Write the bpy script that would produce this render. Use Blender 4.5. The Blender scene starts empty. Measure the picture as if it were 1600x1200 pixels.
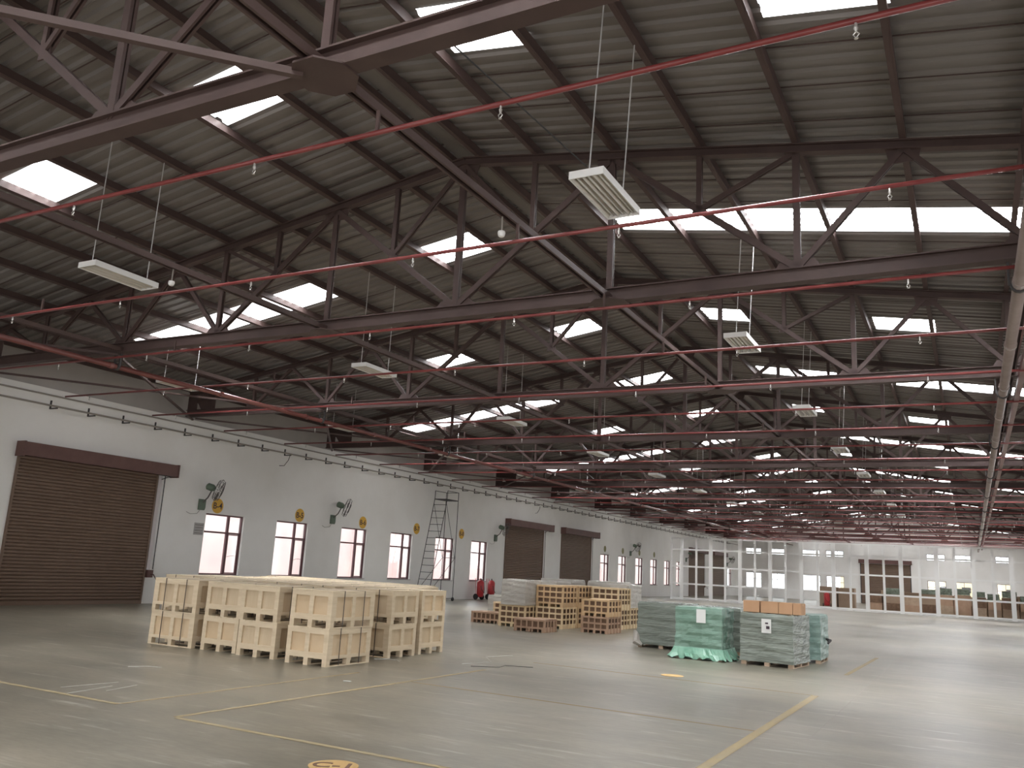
import bpy, math, random
from mathutils import Vector, Matrix
random.seed(7)
PI = math.pi
scene = bpy.context.scene
col = scene.collection

# ------------------------------------------------------------------ camera
PITCH, ROLL, YAW = 0.2123235, 0.0537691, -0.4957277
cam_d = bpy.data.cameras.new('camera'); cam = bpy.data.objects.new('camera', cam_d); col.objects.link(cam)
cam_d.sensor_width = 36.0; cam_d.lens = 1329.0165/1600*36.0
cam_d.clip_start = 0.1; cam_d.clip_end = 500
cy, sy, cp, sp, cr, sr = math.cos(YAW), math.sin(YAW), math.cos(PITCH), math.sin(PITCH), math.cos(ROLL), math.sin(ROLL)
fw = Vector((sy*cp, cy*cp, sp)); r0 = Vector((cy, -sy, 0)); u0 = r0.cross(fw)
rr = r0*cr + u0*sr; uu = u0*cr - r0*sr
M = Matrix((rr, uu, -fw)).transposed().to_4x4(); M.translation = Vector((0, 0, 1.7))
cam.matrix_world = M
scene.camera = cam

# ------------------------------------------------------------------ world, light, exposure
SKY = 3.0          # overcast daylight outside
PANEL = 3.6        # own glow of the translucent roof sheets, standing in for daylight
w = bpy.data.worlds.new('overcast_sky'); scene.world = w; w.use_nodes = True
nt = w.node_tree; nt.nodes.clear()
wo = nt.nodes.new('ShaderNodeOutputWorld'); wb = nt.nodes.new('ShaderNodeBackground')
wb.inputs[0].default_value = (0.93, 0.97, 1.0, 1); wb.inputs[1].default_value = SKY
nt.links.new(wb.outputs[0], wo.inputs[0])
scene.view_settings.view_transform = 'Standard'; scene.view_settings.look = 'None'
scene.view_settings.exposure = 0.22; scene.view_settings.gamma = 1.0
scene.view_settings.use_curve_mapping = False
scene.cycles.max_bounces = 8; scene.cycles.diffuse_bounces = 5; scene.cycles.glossy_bounces = 3
scene.cycles.transparent_max_bounces = 12; scene.cycles.sample_clamp_indirect = 6.0
scene.cycles.caustics_reflective = False; scene.cycles.caustics_refractive = False

def added_door_light(name, loc, rot, sx, sy_, power):      # area lamp added at an unseen door opening to brighten the hall
    l = bpy.data.lights.new(name, 'AREA'); l.shape = 'RECTANGLE'; l.size = sx; l.size_y = sy_
    l.energy = power; l.color = (0.97, 0.98, 1.0)
    o = bpy.data.objects.new(name, l); col.objects.link(o); o.location = loc; o.rotation_euler = rot
    return o
# door openings assumed in the unseen right and rear walls, added to admit light
ADDED_RIGHT_DOORS = [(-4, 1.5), (9.5, 14.5), (24, 29), (38, 43), (52, 57), (74, 79), (88, 93)]
ADDED_BACK_DOORS = [(-19, -13), (-9, -3), (0.5, 5.5)]
for a, b in ADDED_RIGHT_DOORS:
    added_door_light('added_dock_lamp', (7.35, (a+b)/2, 2.1), (0, PI/2, 0), 4.0, b-a, 120 if a < 70 else 420)
for a, b in ADDED_BACK_DOORS:
    added_door_light('added_dock_lamp', ((a+b)/2, -9.4, 2.1), (PI/2, 0, 0), b-a, 4.0, 260)

# ------------------------------------------------------------------ dimensions
XR, P, HC, ZR, SL, Y0, S, XW = -7.984, 1.4887, 6.141, 9.093, 0.15327, 5.326, 7.134, -22.923
XE = XR + 10*P          # right column line
YF = 98.2               # far wall
def X(i): return XR + i*P
def ZT(i): return ZR - SL*P*abs(i)
def YT(k): return Y0 + k*S

# ------------------------------------------------------------------ mesh helpers
class MB:
    def __init__(s): s.v = []; s.f = []
    def add(s, vs, fs):
        b = len(s.v); s.v += [tuple(v) for v in vs]; s.f += [tuple(b+i for i in f) for f in fs]; return s
    def box(s, x0, x1, y0, y1, z0, z1):
        vs = [(x, y, z) for z in (z0, z1) for x, y in ((x0, y0), (x1, y0), (x1, y1), (x0, y1))]
        return s.add(vs, [(3,2,1,0), (4,5,6,7), (0,1,5,4), (1,2,6,5), (2,3,7,6), (3,0,4,7)])
    def bar(s, a, b, w, h, up=(0, 0, 1)):     # w across, h along 'up'
        a, b = Vector(a), Vector(b); d = (b-a).normalized(); up = Vector(up)
        side = d.cross(up)
        if side.length < 1e-4: side = d.cross(Vector((0, 1, 0)))
        side.normalize(); n = side.cross(d).normalized()
        vs = [p + side*sx*w/2 + n*sz*h/2 for p in (a, b) for sx, sz in ((-1,-1), (1,-1), (1,1), (-1,1))]
        return s.add(vs, [(3,2,1,0), (4,5,6,7), (0,1,5,4), (1,2,6,5), (2,3,7,6), (3,0,4,7)])
    def tube(s, pts, r, n=8, cap=True):
        pts = [Vector(p) for p in pts]; rings = []; b = len(s.v)
        prev = None
        for k, p in enumerate(pts):
            d = (pts[min(k+1, len(pts)-1)] - pts[max(k-1, 0)]).normalized()
            if prev is None:
                side = d.cross(Vector((0, 0, 1)))
                if side.length < 1e-3: side = d.cross(Vector((0, 1, 0)))
            else: side = prev - d*prev.dot(d)
            side.normalize(); prev = side; n2 = side.cross(d)
            rad = r[k] if isinstance(r, (list, tuple)) else r
            for j in range(n):
                t = 2*PI*j/n; s.v.append(tuple(p + side*math.cos(t)*rad + n2*math.sin(t)*rad))
        for k in range(len(pts)-1):
            for j in range(n):
                a = b + k*n + j; c = b + k*n + (j+1) % n
                s.f.append((a, c, c+n, a+n))
        if cap:
            s.f.append(tuple(b+j for j in range(n))[::-1]); m = b + (len(pts)-1)*n
            s.f.append(tuple(m+j for j in range(n)))
        return s
    def prism(s, poly, axis, c, t):           # poly in the two other axes, extruded t about c
        n = len(poly); vs = []
        for e in (-t/2, t/2):
            for a, b in poly:
                q = [a, b]; q.insert(axis, c+e); vs.append(q)
        return s.add(vs, [tuple(range(n))[::-1], tuple(range(n, 2*n))] + [(j, (j+1) % n, (j+1) % n+n, j+n) for j in range(n)])
    def build(s, name, m, parent=None, smooth=False):
        me = bpy.data.meshes.new(name); me.from_pydata(s.v, [], s.f)
        me.materials.append(m)
        if smooth:
            for p in me.polygons: p.use_smooth = True
        me.update()
        o = bpy.data.objects.new(name, me); col.objects.link(o)
        if parent: o.parent = parent
        return o

def tag(o, label=None, cat=None, group=None, kind=None):
    if label: o['label'] = label
    if cat: o['category'] = cat
    if group: o['group'] = group
    if kind: o['kind'] = kind
    return o
def thing(name, label, cat, loc=(0, 0, 0), rz=0, group=None):
    o = bpy.data.objects.new(name, None); col.objects.link(o); o.location = loc; o.rotation_euler = (0, 0, rz)
    o.empty_display_size = 0.2
    return tag(o, label, cat, group)
def room(name, mb, m, parent=None): 
    o = mb.build(name, m, parent)
    if not parent: o['kind'] = 'structure'
    return o
def copy_tree(o, parent=None):
    c = o.copy(); col.objects.link(c); c.parent = parent
    for ch in KIDS(o): copy_tree(ch, c)
    return c
def KIDS(o): return list(o.children)
def copy_at(o, loc, rz=None, label=None, group=None):
    c = copy_tree(o); c.location = loc
    if rz is not None: c.rotation_euler = (0, 0, rz)
    if label: c['label'] = label
    if group: c['group'] = group
    return c

# ------------------------------------------------------------------ materials
def mat(name, c, rough=0.7, metal=0.0, noise=None, bump=0.0, bscale=30, spec=0.5, c2=None, scale=3.0, det=6, stretch=(1, 1, 1), amount=0.5, gen=False):
    m = bpy.data.materials.new(name); m.use_nodes = True; n = m.node_tree; b = n.nodes['Principled BSDF']
    b.inputs['Base Color'].default_value = (*c, 1); b.inputs['Roughness'].default_value = rough
    b.inputs['Metallic'].default_value = metal; b.inputs['Specular IOR Level'].default_value = spec
    tc = n.nodes.new('ShaderNodeTexCoord'); mp = n.nodes.new('ShaderNodeMapping'); mp.inputs['Scale'].default_value = stretch
    n.links.new(tc.outputs['Object'], mp.inputs[0])
    if c2:
        t = n.nodes.new('ShaderNodeTexNoise'); t.inputs['Scale'].default_value = scale; t.inputs['Detail'].default_value = det
        t.inputs['Roughness'].default_value = 0.6
        n.links.new(mp.outputs[0], t.inputs['Vector'])
        r = n.nodes.new('ShaderNodeValToRGB'); r.color_ramp.elements[0].position = 0.5-amount*0.4; r.color_ramp.elements[1].position = 0.5+amount*0.4
        r.color_ramp.elements[0].color = (*c, 1); r.color_ramp.elements[1].color = (*c2, 1)
        n.links.new(t.outputs[0], r.inputs[0]); n.links.new(r.outputs[0], b.inputs['Base Color'])
    if bump:
        t2 = n.nodes.new('ShaderNodeTexNoise'); t2.inputs['Scale'].default_value = bscale; t2.inputs['Detail'].default_value = 4
        n.links.new(mp.outputs[0], t2.inputs['Vector'])
        bp = n.nodes.new('ShaderNodeBump'); bp.inputs['Strength'].default_value = bump; bp.inputs['Distance'].default_value = 0.02
        n.links.new(t2.outputs[0], bp.inputs['Height']); n.links.new(bp.outputs[0], b.inputs['Normal'])
    return m
STEEL = mat('brown_painted_steel', (0.062, 0.036, 0.032), 0.62, c2=(0.085, 0.052, 0.045), scale=2.0)
STEEL2 = mat('brown_painted_purlin', (0.072, 0.043, 0.038), 0.65, c2=(0.095, 0.06, 0.053), scale=1.5)
SHEET = mat('grey_corrugated_sheet', (0.165, 0.145, 0.133), 0.42, c2=(0.21, 0.188, 0.175), scale=0.5, stretch=(0.25, 1.6, 1), spec=0.5)
WALL = mat('white_plaster', (0.79, 0.77, 0.735), 0.85, c2=(0.875, 0.86, 0.835), scale=0.45, det=8, bump=0.05, bscale=3)
BEAMC = mat('grey_concrete_beam', (0.38, 0.36, 0.34), 0.9, c2=(0.46, 0.43, 0.41), scale=0.8)
SHUT = mat('brown_shutter_paint', (0.150, 0.095, 0.064), 0.5, c2=(0.175, 0.115, 0.082), scale=0.7)
HEAD = mat('maroon_header_paint', (0.105, 0.048, 0.042), 0.5, c2=(0.14, 0.07, 0.058), scale=2.5, det=8)
RAILM = mat('galvanised_rail', (0.55, 0.50, 0.50), 0.45, 0.2)
FRAME = mat('maroon_window_frame', (0.13, 0.055, 0.06), 0.5)
PIPE = mat('red_sprinkler_pipe', (0.18, 0.026, 0.027), 0.33, c2=(0.24, 0.055, 0.05), scale=3)
MAINR = mat('dull_red_main_pipe', (0.14, 0.042, 0.036), 0.3, c2=(0.20, 0.07, 0.06), scale=2)
MAING = mat('grey_brown_main_pipe', (0.27, 0.21, 0.19), 0.35, c2=(0.36, 0.29, 0.27), scale=2)
GREY = mat('grey_conduit', (0.30, 0.27, 0.24), 0.5)
DARK = mat('dark_bracket_steel', (0.05, 0.045, 0.045), 0.6)
WHITE = mat('white_enamel', (0.80, 0.79, 0.77), 0.35)
REFL = mat('dusty_lamp_reflector', (0.52, 0.48, 0.42), 0.35, c2=(0.60, 0.56, 0.5), scale=4)
TUBE = mat('unlit_fluorescent_tube', (0.72, 0.70, 0.66), 0.2)
ROD = mat('galvanised_rod', (0.62, 0.61, 0.60), 0.35, 0.3)
BRASS = mat('chrome_sprinkler_head', (0.75, 0.73, 0.70), 0.25, 0.6)
PINE = mat('pale_pine', (0.52, 0.405, 0.27), 0.7, c2=(0.72, 0.60, 0.43), scale=2.0, stretch=(1, 1, 6), amount=0.8)
PINEP = mat('pine_panel', (0.47, 0.35, 0.22), 0.7, c2=(0.60, 0.48, 0.33), scale=1.6, stretch=(5, 5, 1), amount=0.8)
PINEB = mat('warm_pine_panel', (0.52, 0.375, 0.225), 0.7, c2=(0.66, 0.51, 0.34), scale=2.0, amount=0.8)
PINEO = mat('orange_pine', (0.58, 0.38, 0.20), 0.7, c2=(0.70, 0.50, 0.30), scale=2.4, amount=0.8)
PINEL = mat('yellow_pine_slats', (0.70, 0.53, 0.31), 0.7, c2=(0.78, 0.62, 0.41), scale=3, amount=0.8)
PINER = mat('reddish_weathered_slats', (0.40, 0.25, 0.17), 0.75, c2=(0.52, 0.35, 0.24), scale=3, amount=0.8)
LOADM = mat('brown_packed_contents', (0.13, 0.075, 0.045), 0.8, c2=(0.22, 0.13, 0.08), scale=6)
STRAP = mat('dark_strap', (0.05, 0.035, 0.03), 0.4)
PALLET = mat('rough_pallet_wood', (0.42, 0.30, 0.21), 0.8, c2=(0.52, 0.39, 0.28), scale=5)
CARD = mat('brown_cardboard', (0.46, 0.26, 0.14), 0.75, c2=(0.52, 0.31, 0.18), scale=2)
CARD2 = mat('dull_brown_cardboard', (0.30, 0.21, 0.145), 0.8, c2=(0.38, 0.27, 0.19), scale=1)
WRAPG = mat('grey_stretch_wrap', (0.33, 0.34, 0.31), 0.28, c2=(0.45, 0.46, 0.42), scale=3.5, stretch=(0.6, 0.6, 3.0), bump=0.5, bscale=9, amount=0.9)
WRAPD = mat('greenish_grey_wrap', (0.10, 0.12, 0.095), 0.2, c2=(0.31, 0.34, 0.30), scale=2.5, stretch=(0.6, 0.6, 5.0), bump=1.0, bscale=6, amount=0.9)
WRAPN = mat('green_sheet', (0.10, 0.20, 0.145), 0.33, c2=(0.24, 0.36, 0.29), scale=2.2, stretch=(0.7, 0.7, 1.5), bump=0.9, bscale=5, amount=0.9)
WRAPT = mat('teal_sheet', (0.17, 0.27, 0.235), 0.33, c2=(0.28, 0.38, 0.34), scale=3.0, bump=0.8, bscale=6)
WRAPW = mat('pale_grey_wrap', (0.40, 0.37, 0.33), 0.3, c2=(0.56, 0.53, 0.48), scale=3.0, stretch=(0.6, 0.6, 2.0), bump=1.0, bscale=6, amount=0.9)
PAPER = mat('white_paper', (0.72, 0.72, 0.70), 0.8)
GREYL = mat('grey_white_plastic', (0.5, 0.49, 0.46), 0.6)
INK = mat('dark_ink', (0.06, 0.04, 0.05), 0.7)
YEL = mat('worn_yellow_paint', (0.34, 0.25, 0.11), 0.75, c2=(0.24, 0.205, 0.14), scale=2.5, det=10, amount=0.9)
ORG = mat('orange_disc_paint', (0.50, 0.30, 0.11), 0.7, c2=(0.42, 0.30, 0.12), scale=4)
SIGNY = mat('amber_sign_paint', (0.72, 0.42, 0.06), 0.6)
GREENP = mat('green_fan_enamel', (0.12, 0.16, 0.115), 0.5)
FANW = mat('dark_fan_wire', (0.10, 0.085, 0.08), 0.5)
RED = mat('red_extinguisher_paint', (0.45, 0.035, 0.04), 0.35)
BLACK = mat('black_rubber', (0.02, 0.02, 0.02), 0.6)
PWHITE = mat('white_partition_paint', (0.86, 0.85, 0.83), 0.5)
GROUND = mat('outside_concrete', (0.55, 0.50, 0.47), 0.9)
PINK = mat('pink_outside_wall', (0.86, 0.62, 0.62), 0.9, c2=(0.90, 0.78, 0.74), scale=0.5)
YELW = mat('pale_yellow_outside_wall', (0.80, 0.72, 0.48), 0.9)
GREENT = mat('green_grey_tarpaulin', (0.13, 0.16, 0.12), 0.6, c2=(0.30, 0.34, 0.28), scale=5, bump=0.5)

def floor_material():
    m = bpy.data.materials.new('worn_concrete_floor'); m.use_nodes = True; n = m.node_tree; L = n.links; b = n.nodes['Principled BSDF']
    tc = n.nodes.new('ShaderNodeTexCoord')
    def noise(scale, det, sx=(1, 1, 1), rough=0.6, dist=0.0):
        mp = n.nodes.new('ShaderNodeMapping'); mp.inputs['Scale'].default_value = sx
        L.new(tc.outputs['Object'], mp.inputs[0])
        t = n.nodes.new('ShaderNodeTexNoise'); t.inputs['Scale'].default_value = scale; t.inputs['Detail'].default_value = det
        t.inputs['Roughness'].default_value = rough; t.inputs['Distortion'].default_value = dist
        L.new(mp.outputs[0], t.inputs['Vector']); return t.outputs[0]
    def ramp(src, p0, c0, p1, c1):
        r = n.nodes.new('ShaderNodeValToRGB'); e = r.color_ramp.elements
        e[0].position, e[0].color, e[1].position, e[1].color = p0, (*c0, 1), p1, (*c1, 1); L.new(src, r.inputs[0]); return r.outputs[0]
    def mix(kind, f, a, c):
        x = n.nodes.new('ShaderNodeMix'); x.data_type = 'RGBA'; x.blend_type = kind
        if isinstance(f, float): x.inputs[0].default_value = f
        else: L.new(f, x.inputs[0])
        L.new(a, x.inputs[6])
        if isinstance(c, tuple): x.inputs[7].default_value = (*c, 1)
        else: L.new(c, x.inputs[7])
        return x.outputs[2]
    base = ramp(noise(0.35, 8, rough=0.5), 0.30, (0.155, 0.137, 0.103), 0.70, (0.245, 0.220, 0.171))
    sm = ramp(noise(0.9, 9, (0.7, 2.0, 1), 0.6, 0.2), 0.33, (0.76, 0.78, 0.77), 0.67, (1.14, 1.12, 1.10))
    c = mix('MULTIPLY', 0.8, base, sm)
    fine = ramp(noise(9, 7, (0.6, 2.2, 1)), 0.35, (0.80, 0.80, 0.80), 0.65, (1.10, 1.10, 1.10)); c = mix('MULTIPLY', 0.7, c, fine)
    scr = ramp(noise(1.6, 8, (0.6, 4.0, 1), 0.6), 0.58, (0, 0, 0), 0.72, (0.6, 0.6, 0.6))
    c = mix('MIX', scr, c, (0.46, 0.44, 0.38))
    L.new(c, b.inputs['Base Color'])
    b.inputs['Roughness'].default_value = 0.33
    b.inputs['Specular IOR Level'].default_value = 0.5
    bp = n.nodes.new('ShaderNodeBump'); bp.inputs['Strength'].default_value = 0.05; bp.inputs['Distance'].default_value = 0.005
    L.new(noise(6, 4), bp.inputs['Height']); L.new(bp.outputs[0], b.inputs['Normal'])
    return m
FLOORM = floor_material()

def panel_material():
    m = bpy.data.materials.new('glowing_translucent_sheet'); m.use_nodes = True; n = m.node_tree; n.nodes.clear()
    o = n.nodes.new('ShaderNodeOutputMaterial'); e = n.nodes.new('ShaderNodeEmission')
    e.inputs[0].default_value = (0.97, 0.98, 1.0, 1)
    # the sheet emits by itself, strongest straight down to band the floor with light
    g = n.nodes.new('ShaderNodeNewGeometry'); d = n.nodes.new('ShaderNodeVectorMath'); d.operation = 'DOT_PRODUCT'
    n.links.new(g.outputs['Incoming'], d.inputs[0]); n.links.new(g.outputs['True Normal'], d.inputs[1])
    ab = n.nodes.new('ShaderNodeMath'); ab.operation = 'ABSOLUTE'; n.links.new(d.outputs['Value'], ab.inputs[0])
    pw = n.nodes.new('ShaderNodeMath'); pw.operation = 'POWER'; pw.inputs[1].default_value = 14; n.links.new(ab.outputs[0], pw.inputs[0])
    ma = n.nodes.new('ShaderNodeMath'); ma.operation = 'MULTIPLY_ADD'; ma.inputs[1].default_value = PANEL*26.0; ma.inputs[2].default_value = PANEL
    n.links.new(pw.outputs[0], ma.inputs[0]); n.links.new(ma.outputs[0], e.inputs[1])
    n.links.new(e.outputs[0], o.inputs[0]); return m
PANELM = panel_material()
def glass_material():
    m = bpy.data.materials.new('window_glass'); m.use_nodes = True; n = m.node_tree; n.nodes.clear()
    o = n.nodes.new('ShaderNodeOutputMaterial'); t = n.nodes.new('ShaderNodeBsdfTransparent'); g = n.nodes.new('ShaderNodeBsdfGlossy')
    g.inputs['Roughness'].default_value = 0.05; t.inputs[0].default_value = (0.93, 0.94, 0.94, 1)
    x = n.nodes.new('ShaderNodeMixShader'); x.inputs[0].default_value = 0.06
    n.links.new(t.outputs[0], x.inputs[1]); n.links.new(g.outputs[0], x.inputs[2]); n.links.new(x.outputs[0], o.inputs[0]); return m
GLASS = glass_material()

# ------------------------------------------------------------------ floor and outside
room('floor', MB().box(XW-0.25, XE+0.3, -9.3, YF+0.25, -0.3, 0), FLOORM)
tag(MB().box(-70, 60, -40, 170, -0.5, -0.32).build('yard', GROUND), kind='structure')
mb = MB().box(-30.2, -30, 8, 105, -0.32, 3.4)
for k in range(24): mb.box(-30, -29.7, 10+4*k, 10.9+4*k, -0.32, 3.5)
tag(mb.build('boundary_wall', PINK), 'pink boundary wall standing outside the left windows', 'wall')
mb = MB().box(-14, 14, 112, 120, -0.32, 4.0)
nb = thing('neighbouring_building', 'pale yellow building seen outside through the far windows', 'building', (0, 0, 0))
mb.build('wall', YELW, nb)
for k in range(11):
    MB().box(-12+2.2*k, -11.1+2.2*k, 111.94, 112, 1.6, 2.2).build('window', DARK, nb)

# ------------------------------------------------------------------ walls
def wall_mesh(along, u0, u1, z1, holes, c0, c1):
    """wall lying along 'y' (c = x range) or 'x' (c = y range) with rectangular holes (ua, ub, za, zb)"""
    mb = MB(); us = sorted({u0, u1, *[h[0] for h in holes], *[h[1] for h in holes]})
    for a, b in zip(us[:-1], us[1:]):
        zs = sorted([(h[2], h[3]) for h in holes if h[0] <= a+1e-6 and h[1] >= b-1e-6]); z = 0
        for za, zb in zs + [(z1, z1)]:
            if za > z+1e-6:
                if along == 'y': mb.box(c0, c1, a, b, z, za)
                else: mb.box(a, b, c0, c1, z, za)
            z = zb
    return mb
WL = [(21.01, 22.79), (24.45, 26.2), (28.26, 30.0), (31.73, 33.46), (35.44, 37.17), (38.89, 40.6),
      (56.78, 58.5), (60.3, 62.04), (64.05, 65.8), (67.6, 69.35), (71.2, 72.9), (74.6, 76.3), (92.9, 94.7)]
ZS, ZH = 0.92, 2.97
room('wall_left', wall_mesh('y', -9.3, YF, 6.0, [(a, b, ZS, ZH) for a, b in WL], XW-0.25, XW), WALL)
room('trim_1', MB().box(XW-0.25, XW-0.10, -9.3, YF, 6.0, 6.98), BEAMC)
for y in (YT(3)+0.9, YT(5)+0.35, 70.1):
    pass
FU = [(-22.2, -20.5), (-19.6, -18.0), (-16.15, -14.3), (-13.7, -11.9), (-3.95, -2.25), (-1.5, 0.2), (2.2, 3.7), (5.2, 6.6)]
holes = []
for a, b in FU: holes += [(a, b, 4.62, 5.28), (a, b, 0.85, 2.62)]
far = wall_mesh('x', XW-0.25, XE+0.3, 6.6, holes, YF, YF+0.25)
far.prism([(XW-0.25, 6.6), (XE+0.3, 6.6), (XE+0.3, 6.95), (XR, ZR+0.2), (XW-0.25, 6.95)], 1, YF+0.125, 0.25)
room('wall_back', far, WALL)
room('wall_right', wall_mesh('y', -9.3, YF, 6.98, [(a, b, 0, 4.2) for a, b in ADDED_RIGHT_DOORS], XE+0.05, XE+0.3), WALL)
fr = wall_mesh('x', XW-0.25, XE+0.3, 6.6, [(a, b, 0, 4.2) for a, b in ADDED_BACK_DOORS], -9.3, -9.05)
fr.prism([(XW-0.25, 6.6), (XE+0.3, 6.6), (XE+0.3, 6.95), (XR, ZR+0.2), (XW-0.25, 6.95)], 1, -9.175, 0.25)
room('wall_front', fr, WALL)

# windows -----------------------------------------------------------
wn = 0
def window_left(y0, y1, opened):
    global wn; wn += 1
    x = XW-0.12; z0, z1 = ZS, ZH; f = 0.05; ym = y0 + 0.64*(y1-y0); zt = z0 + 0.70*(z1-z0)
    mb = MB().box(x-0.04, x+0.04, y0, y1, z0, z0+f).box(x-0.04, x+0.04, y0, y1, z1-f, z1)
    mb.box(x-0.04, x+0.04, y0, y0+f, z0+f, z1-f).box(x-0.04, x+0.04, y1-f, y1, z0+f, z1-f)
    mb.box(x-0.035, x+0.035, ym-0.045, ym+0.045, z0+f, z1-f)
    mb.box(x-0.03, x+0.03, y0+f, ym-0.045, zt-0.03, zt+0.03).box(x-0.03, x+0.03, ym+0.045, y1-f, zt-0.03, zt+0.03)
    fr_ = mb.build('window_%d' % wn, FRAME); fr_['kind'] = 'structure'
    MB().box(x-0.004, x+0.004, y0+f, ym-0.045, z0+f, zt-0.03).build('pane', GLASS, fr_)
    MB().box(x-0.004, x+0.004, y0+f, ym-0.045, zt+0.03, z1-f).build('pane', GLASS, fr_)
    MB().box(x-0.004, x+0.004, ym+0.045, y1-f, zt+0.03, z1-f).build('pane', GLASS, fr_)
    a0, a1, b0, b1 = ym+0.05, y1-f-0.005, z0+f+0.005, zt-0.035; g = 0.035
    s = MB().box(x-0.02, x+0.02, a0, a1, b0, b0+g).box(x-0.02, x+0.02, a0, a1, b1-g, b1).box(x-0.02, x+0.02, a0, a0+g, b0+g, b1-g).box(x-0.02, x+0.02, a1-g, a1, b0+g, b1-g)
    sa = s.build('sash', FRAME, fr_)
    MB().box(x-0.004, x+0.004, a0+g, a1-g, b0+g, b1-g).build('pane', GLASS, sa)
    if opened: MB().tube([(x-0.03, a0+0.02, b0+0.55), (x-0.16, a1-0.1, b0+0.62), (x-0.03, a1, b0+0.60)], 0.008, 5).build('stay', FRAME, fr_)
    MB().box(XW-0.02, XW+0.03, y0-0.03, y1+0.03, z0-0.03, z0).build('sill', BEAMC, fr_)
for k, (a, b) in enumerate(WL): window_left(a, b, k < 2)
def window_far(x0, x1, z0, z1):
    global wn; wn += 1
    y = YF+0.12; f = 0.05; n = 3 if z1-z0 < 1 else 2
    mb = MB().box(x0, x1, y-0.03, y+0.03, z0, z0+f).box(x0, x1, y-0.03, y+0.03, z1-f, z1)
    mb.box(x0, x0+f, y-0.03, y+0.03, z0+f, z1-f).box(x1-f, x1, y-0.03, y+0.03, z0+f, z1-f)
    for j in range(1, n):
        xx = x0+(x1-x0)*j/n; mb.box(xx-0.02, xx+0.02, y-0.025, y+0.025, z0+f, z1-f)
    if z1-z0 > 1: mb.box(x0+f, x1-f, y-0.02, y+0.02, z0+1.1, z0+1.14)
    o = mb.build('window_%d' % wn, FRAME); o['kind'] = 'structure'
    MB().box(x0+f, x1-f, y-0.004, y+0.004, z0+f, z1-f).build('pane', GLASS, o)
for a, b in FU:
    window_far(a, b, 4.62, 5.28); window_far(a, b, 0.85, 2.62)

# rolling shutters --------------------------------------------------
dn = 0
def slats(y0, y1, z1, pitch=0.095):
    mb = MB(); n = int(z1/pitch); prof = []
    for k in range(n):
        z = k*pitch; prof += [(0.0, z), (0.030, z+pitch*0.25), (0.034, z+pitch*0.55), (0.022, z+pitch*0.85), (0.0, z+pitch*0.98)]
    prof = [(x, z) for x, z in prof if z <= z1]
    v = [(x, y, z) for x, z in prof for y in (y0, y1)]
    mb.add(v, [(2*k, 2*k+1, 2*k+3, 2*k+2) for k in range(len(prof)-1)])
    return mb
def shutter(y0, y1, box1, z1=4.0):
    """roller shutter on the left wall; y0..y1 curtain, header box to box1"""
    global dn; dn += 1
    r = bpy.data.objects.new('door_%d' % dn, None); col.objects.link(r); r['kind'] = 'structure'; r.location = (XW, y0, 0)
    w_ = y1-y0; bw = box1-y0
    c = slats(0, w_, z1+0.12).build('shutter_curtain', SHUT, r); c.location = (0.03, 0, 0.03)
    MB().box(0.012, 0.10, 0, w_, 0.0, 0.11).build('bottom_rail', SHUT, r)
    h = MB().box(0.0, 0.36, -0.10, bw, z1, z1+0.37).box(0.0, 0.375, -0.12, -0.07, z1-0.03, z1+0.385).box(0.0, 0.375, bw-0.02, bw+0.03, z1-0.03, z1+0.385)
    h.build('header_box', HEAD, r)
    MB().box(0, 0.07, -0.05, 0.0, 0, z1).build('guide_rail', SHUT, r)
    g = MB().box(0, 0.09, w_, w_+0.05, 0, z1).build('guide_rail', SHUT, r)
    MB().box(0.0, 0.05, w_+0.10, w_+0.24, 0.95, z1).build('side_channel', RAILM, r)
    k = MB().tube([(0.05, w_+0.34, z1), (0.06, w_+0.33, 1.05)], 0.014, 6).tube([(0.07, w_+0.2, z1-0.12), (0.09, w_+0.38, z1-0.04), (0.08, w_+0.55, z1)], 0.014, 6)
    k.build('chain', DARK, r)
    q = MB().box(0.0, 0.14, w_+0.10, w_+0.30, 0.80, 1.03).tube([(0.14, w_+0.22, 0.9), (0.26, w_+0.22, 0.9), (0.27, w_+0.36, 0.72), (0.34, w_+0.36, 0.72)], 0.016, 6)
    q.build('crank_box', HEAD, r)
    return r
for a, b, c_ in [(14.2, 18.75, 19.32), (42.6, 47.3, 48.2), (50.1, 54.85, 55.7), (78.5, 83.4, 83.9), (86.4, 91.1, 91.6)]:
    shutter(a, b, c_)
dn += 1
r = bpy.data.objects.new('door_%d' % dn, None); col.objects.link(r); r['kind'] = 'structure'
r.location = (-10.2, YF, 0); r.rotation_euler = (0, 0, -PI/2)
slats(0, 4.7, 4.1, 0.12).build('shutter_curtain', SHUT, r).location = (0.02, 0, 0)
MB().box(0, 0.36, -0.2, 4.9, 4.1, 4.5).build('header_box', HEAD, r)
MB().box(0, 0.08, -0.08, 0, 0, 4.1).build('guide_rail', DARK, r); MB().box(0, 0.08, 4.7, 4.78, 0, 4.1).build('guide_rail', DARK, r)

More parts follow.
